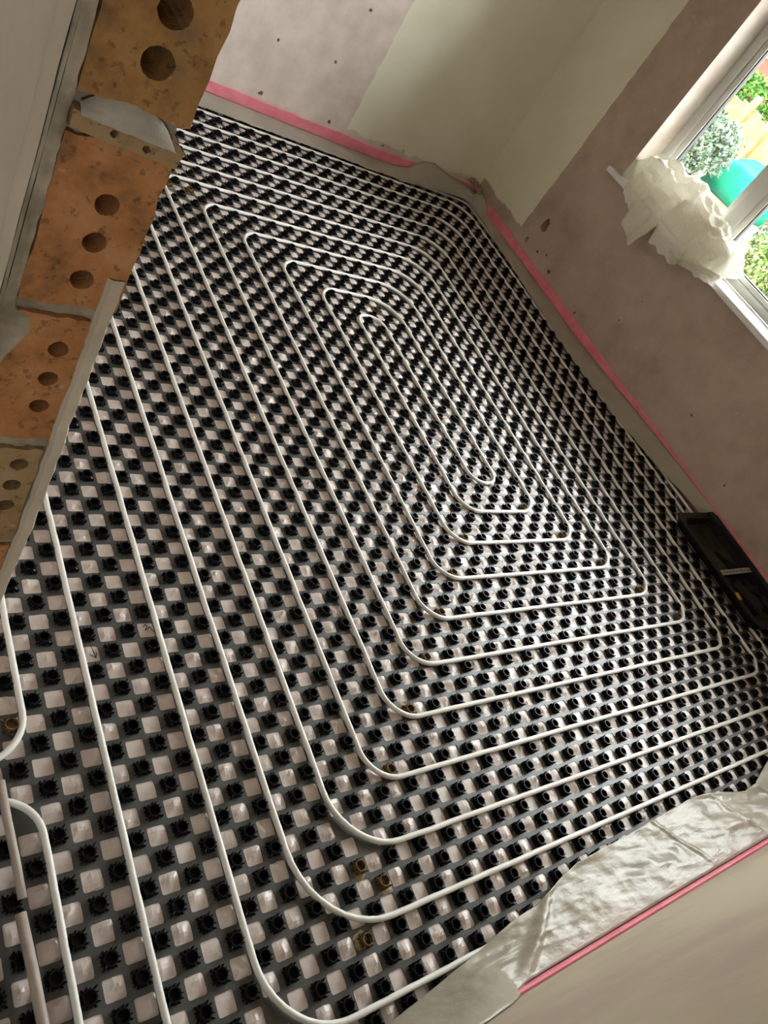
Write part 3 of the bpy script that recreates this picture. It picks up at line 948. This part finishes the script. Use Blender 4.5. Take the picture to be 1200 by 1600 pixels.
# ------------------------------------------------------------------ tool case
tc = empty('tool_case', (1.32, -0.53, 0.0215))
tag(tc, 'open black plastic tool case lying on the mat by the window wall', 'tool case')
X0, X1, Y0, Y1, Z0, ZR = 1.155, 1.492, -0.87, -0.205, 0.0235, 0.074
mb = MB()
def frame_loop(x0, x1, y0, y1, z, c=0.03):
    return [(x0 + c, y0, z), (x1 - c, y0, z), (x1, y0 + c, z), (x1, y1 - c, z), (x1 - c, y1, z), (x0 + c, y1, z), (x0, y1 - c, z), (x0, y0 + c, z)]
loops = [frame_loop(X0 + .012, X1 - .012, Y0 + .012, Y1 - .012, Z0), frame_loop(X0 - .004, X1, Y0, Y1, ZR - .012), frame_loop(X0 - .012, X1 + .006, Y0 - .008, Y1 + .008, ZR - .01), frame_loop(X0 - .012, X1 + .006, Y0 - .008, Y1 + .008, ZR),
         frame_loop(X0 + .022, X1 - .02, Y0 + .03, Y1 - .03, ZR), frame_loop(X0 + .03, X1 - .028, Y0 + .04, Y1 - .04, Z0 + .008)]
v = [p for l in loops for p in l]
f8 = [(i * 8 + k, i * 8 + (k + 1) % 8, (i + 1) * 8 + (k + 1) % 8, (i + 1) * 8 + k) for i in range(5) for k in range(8)]
f8.append(tuple(range(8))[::-1])
mb.add(v, f8)
mb.build('case_body', 'case_black', tc, bevel=0.003)
mb = MB(); l = frame_loop(X0 + .031, X1 - .029, Y0 + .041, Y1 - .041, Z0 + .0095); mb.add(l + [(p[0], p[1], p[2] - .002) for p in l], [tuple(range(8))] + [(k, k + 8, (k + 1) % 8 + 8, (k + 1) % 8) for k in range(8)]); mb.build('dusty_lining', 'case_dusty', tc)
# raised back rim with hinge bulge against the wall
mb = MB(); mb.box(X1 - .03, X1 + .004, Y0 + .03, Y1 - .02, ZR - .01, 0.094); mb.box(X1 - .05, X1 + .004, Y1 - .10, Y1 + .004, ZR - .01, 0.088); mb.build('back_rim', 'case_black', tc, bevel=0.006)
# perforated steel band across
yb = -0.565
band = []
mb = MB()
holed(mb, [(X0 + .005, yb - .014), (X1 - .005, yb - .014), (X1 - .005, yb + .014), (X0 + .005, yb + .014)],
      [(rough_circle(X0 + .03 + .031 * k, yb, .0062, 8, 0, 0, 1.35, 1), -0.0015, False) for k in range(10)], lambda a, b, d: (a, b, ZR + .0022 + d))
mb.build('perforated_band', 'steel', tc, solid=0.001)
mb = MB(); mb.box(X0 + .025, X1 - .025, yb - .004, yb + .004, Z0 + .008, ZR - .001); mb.build('divider', 'case_black', tc)
mb = MB(); mb.box(-0.020, 0.020, -0.012, 0.012, 0, 0.006, M=Matrix.Translation((X0 + .006, -0.70, ZR)) @ Matrix.Rotation(math.radians(78), 4, 'Z')); tag(mb.build('latch_label', 'amber', tc, bevel=0.002), label='small amber latch on the rim')
# moulded inserts
mb = MB(); mb.tube([(1.33, -0.42, Z0 + .016), (1.345, -0.47, Z0 + .018), (1.37, -0.50, Z0 + .02)], [0.012, 0.014, 0.022], 8); mb.tube([(1.37, -0.50, Z0 + .02), (1.37, -0.545, Z0 + .02)], [0.03, 0.034], 8); mb.build('moulded_insert', 'case_black', tc, True)
mb = MB()
for (x, y, w, d, h, a) in ((1.27, -0.70, .045, .09, .04, 20), (1.38, -0.66, .05, .03, .03, -25), (1.42, -0.76, .04, .05, .034, 40)):
    mb.box(-w, w, -d, d, 0, h, M=Matrix.Translation((x, y, Z0 + .0095)) @ Matrix.Rotation(math.radians(a), 4, 'Z'))
mb.build('moulded_insert', 'case_black', tc, bevel=0.006)
mb = MB()
mb.box(-.035, .035, -.03, .03, 0, .022, M=Matrix.Translation((1.355, -0.735, Z0 + .0095)) @ Matrix.Rotation(math.radians(35), 4, 'Z'))
mb.build('offcut', 'case_dusty', tc, bevel=0.004)

# ------------------------------------------------------------------ crumpled film on the sill
cf = empty('crumpled_film', (1.56, 1.2, 0.839))
tag(cf, 'crumpled heap of translucent cream plastic film on the window sill', 'plastic film')
def f(u, v):
    # bundle running along the sill; ring angle v, u along the length
    y = 1.715 - 0.99 * u
    a = 2 * math.pi * v
    env = min(1, (u * 7 + 0.12)) * min(1, (1 - u) * 6 + 0.25)
    rz = (0.07 + 0.055 * math.sin(math.pi * min(1, u * 1.15)) ) * env
    rx = 0.088 * env
    q3 = Vector((math.cos(a) * 0.9 + 5, math.sin(a) * 0.9 + 2, u * 5.5))
    d1 = noise.voronoi(q3)[0]
    d2 = noise.voronoi(q3 * 2.3 + Vector((7, 1, 3)))[0]
    nz = (d1[1] - d1[0])
    n2 = (d2[1] - d2[0])
    k = 0.66 + 0.72 * min(1, d1[0]) + 0.50 * d2[0] - 0.08 * nz
    x = 1.572 + rx * k * math.cos(a)
    z = 0.925 + 0.012 * math.sin(u * 6) + rz * k * math.sin(a)
    z = max(z, 0.8415 + 0.004 * n2) if x > 1.47 else z
    x = min(x, 1.672)
    return (x, y + 0.05 * (d1[0] - 0.5), z)
sheet(f, 84, 56).build('film_bundle', 'film_white', cf, False)
# loose tails hanging over the nose of the sill
def tail(name, y0, y1, top, low, seed, flare=0.0, lean=0.0, nu=26, nv=26, skew=0.0, out=0.0):
    def f(u, v):
        y = y0 + (y1 - y0) * u + flare * v * (u - 0.5) + lean * v
        drop = v
        if v < 0.35:
            t = v / 0.35
            x = 1.56 - (1.56 - 1.462) * t
            z = top + (0.846 - top) * t ** 1.6
        else:
            t = (v - 0.35) / 0.65
            x = 1.462 - out * math.sin(t * 2.2) - 0.006
            z = 0.846 + (low + skew * (u - 0.5) + 0.02 * fbm(u * 3, seed, 3) - 0.846) * t
        w = 0.034 * noise.voronoi(Vector((u * 2.2 + seed, v * 1.7, seed)))[0][0] + 0.016 * noise.voronoi(Vector((u * 5 + seed, v * 4, seed)))[0][0] - 0.014
        return (x - 0.014 - w, y, z + 0.4 * w)
    return sheet(f, nu, nv).build(name, 'film_white', cf, False)
tail('film_tail', 1.60, 1.38, 0.96, 0.77, 1.3, 0.02, -0.02, skew=-0.05)
tail('film_tail', 1.46, 1.20, 0.97, 0.665, 4.7, 0.12, 0.02, skew=-0.05, out=0.02)
tail('film_tail', 1.26, 0.98, 1.0, 0.735, 8.1, 0.06, -0.03, skew=0.03)
tail('film_tail', 1.00, 0.74, 0.99, 0.80, 12.4, 0.02, -0.05, skew=0.05, out=0.02)
# rolled hem at the lower end
def f(u, v):
    a = 1.35 * math.pi * v
    y = 1.01 - 0.27 * u - 0.02 * v
    z = 0.785 + 0.075 * u
    r = 0.026
    return (1.435 - r * math.cos(a) * 0.7 - 0.006 * fbm(u * 4, v * 2), y - 0.02 * math.sin(a), z + r * math.sin(a) * 1.2)
sheet(f, 30, 12).build('rolled_hem', 'film_white', cf, True)

# ------------------------------------------------------------------ garden beyond the glass
GZ = -0.30
mb = sheet(lambda u, v: (1.95 + 60 * u ** 1.5, -25 + 65 * v, GZ + 0.04 * fbm(u * 40, v * 40) * min(1, u * 5)), 60, 60)
tag(mb.build('ground', 'soil', None, True), kind='structure')

def bush(name, c, r, n, size, leafm, label, seed, cat='bush', group=None):
    rr = random.Random(seed)
    root = empty(name, (c[0], c[1], GZ))
    mb = MB()
    for k in range(n):
        d = Vector((rr.gauss(0, 1), rr.gauss(0, 1), rr.gauss(0, 1))).normalized()
        lump = 0.78 + 0.32 * fbm(d.x * 2.2 + seed, d.y * 2.2, d.z * 2.2)
        q = Vector((d.x * r[0], d.y * r[1], d.z * r[2])) * lump * rr.uniform(0.72, 1.0)
        p = Vector(c) + q
        if p.z < GZ:
            continue
        a = Vector((rr.gauss(0, 1), rr.gauss(0, 1), rr.gauss(0, 1))).normalized() * size
        b = a.orthogonal().normalized() * size * 0.42
        b.rotate(Matrix.Rotation(rr.uniform(0, 6), 3, a))
        mb.add([p - a, p + b, p + a, p - b], [(0, 1, 2, 3)])
    fo = mb.build('foliage', leafm, root)
    fo['kind'] = 'stuff'
    mb = MB()
    for k in range(7):
        e = Vector(c) + Vector((rr.uniform(-.6, .6) * r[0], rr.uniform(-.6, .6) * r[1], rr.uniform(0, .5) * r[2]))
        mb.tube([(c[0] + rr.uniform(-.05, .05), c[1] + rr.uniform(-.05, .05), GZ), e], [0.03, 0.01], 6)
    mb.build('stem', 'stem', root)
    tag(root, label, cat, group)

bush('shrub', (10.6, 8.15, 0.25), (0.8, 1.0, 0.75), 8000, 0.05, 'leaf_blue', 'grey green shrub in the garden beside the turquoise sheet', 1)
bush('shrub', (14.6, 11.9, 0.4), (0.5, 0.5, 0.5), 2200, 0.05, 'leaf_blue', 'small pale blue green shrub at the far left of the garden by the fence', 2)
bush('shrub', (8.0, 3.75, 0.05), (0.7, 0.65, 0.5), 4600, 0.045, 'leaf_lime', 'low lime green shrub in the garden just outside the window', 3)
bush('hedge', (18.5, 13.3, 0.75), (0.6, 2.2, 0.75), 6000, 0.08, 'leaf_green', 'bright green hedge behind the timber fence', 4, 'hedge')

# turquoise sheet thrown over a heap
def f(u, v):
    x = 11.3 + 1.0 * v
    y = 8.0 - 1.15 * u
    e = min(1, u * 9) * min(1, (1 - u) * 9) * min(1, v * 7) * min(1, (1 - v) * 9)
    z = GZ + 0.01 + (0.52 + 0.26 * v + 0.05 * fbm(u * 3, v * 3, 2)) * e ** 0.6
    return (x, y, z)
tag(sheet(f, 40, 40).build('garden_sheet', 'turquoise', None, True, solid=0.01), 'turquoise plastic sheet covering a heap in the garden', 'plastic sheet')
mb = MB(); mb.box(12.6, 12.9, 6.9, 7.7, GZ, 0.28)
tag(mb.build('garden_crate', 'stem', None, bevel=0.02), 'dark crate standing behind the turquoise sheet in the garden', 'crate')
bush('shrub', (10.4, 5.55, -0.1), (0.3, 0.3, 0.28), 900, 0.045, 'leaf_blue', 'tiny blue green shrub in the garden right of the window mullion', 6)

# timber fence
fen = empty('timber_fence', (16, 10, GZ))
tag(fen, 'yellow timber board fence across the end of the garden', 'fence')
k = 0
y = 14.6
while y > 3.0:
    w = 0.36
    mb = MB()
    top = 0.80 + 0.05 * math.sin(k * 1.7)
    mb.box(16.0, 16.04, y - w + 0.012, y, GZ, top)
    mb.box(15.985, 16.055, y - w + 0.012, y, top, top + 0.025, 1)
    mb.build('board', ['timber', 'timber_pale'], fen)
    if k % 2 == 0:
        mb = MB(); mb.box(15.86, 15.985, y - w - 0.07, y - w + 0.07, GZ, 1.55 if k % 4 else 1.1); mb.build('post', 'timber', fen)
    y -= w
    k += 1
mb = MB(); mb.box(16.04, 16.09, 3.0, 14.6, 0.0, 0.10); mb.build('rail', 'timber_pale', fen)
mb = MB(); mb.box(16.04, 16.09, 3.0, 14.6, 0.5, 0.6); mb.build('rail', 'timber_pale', fen)

# red building behind the hedge
rb = empty('red_building', (26, 20, GZ))
tag(rb, 'coral red brick building behind the hedge beyond the garden', 'building')
mb = MB(); mb.box(24, 24.3, 12, 32, GZ, 5.0); mb.build('wall', 'red_wall', rb)
for k in range(9):
    mb = MB(); mb.box(23.96, 24.0, 12, 32, 0.25 + 0.5 * k, 0.28 + 0.5 * k); mb.build('course', 'timber_pale', rb)
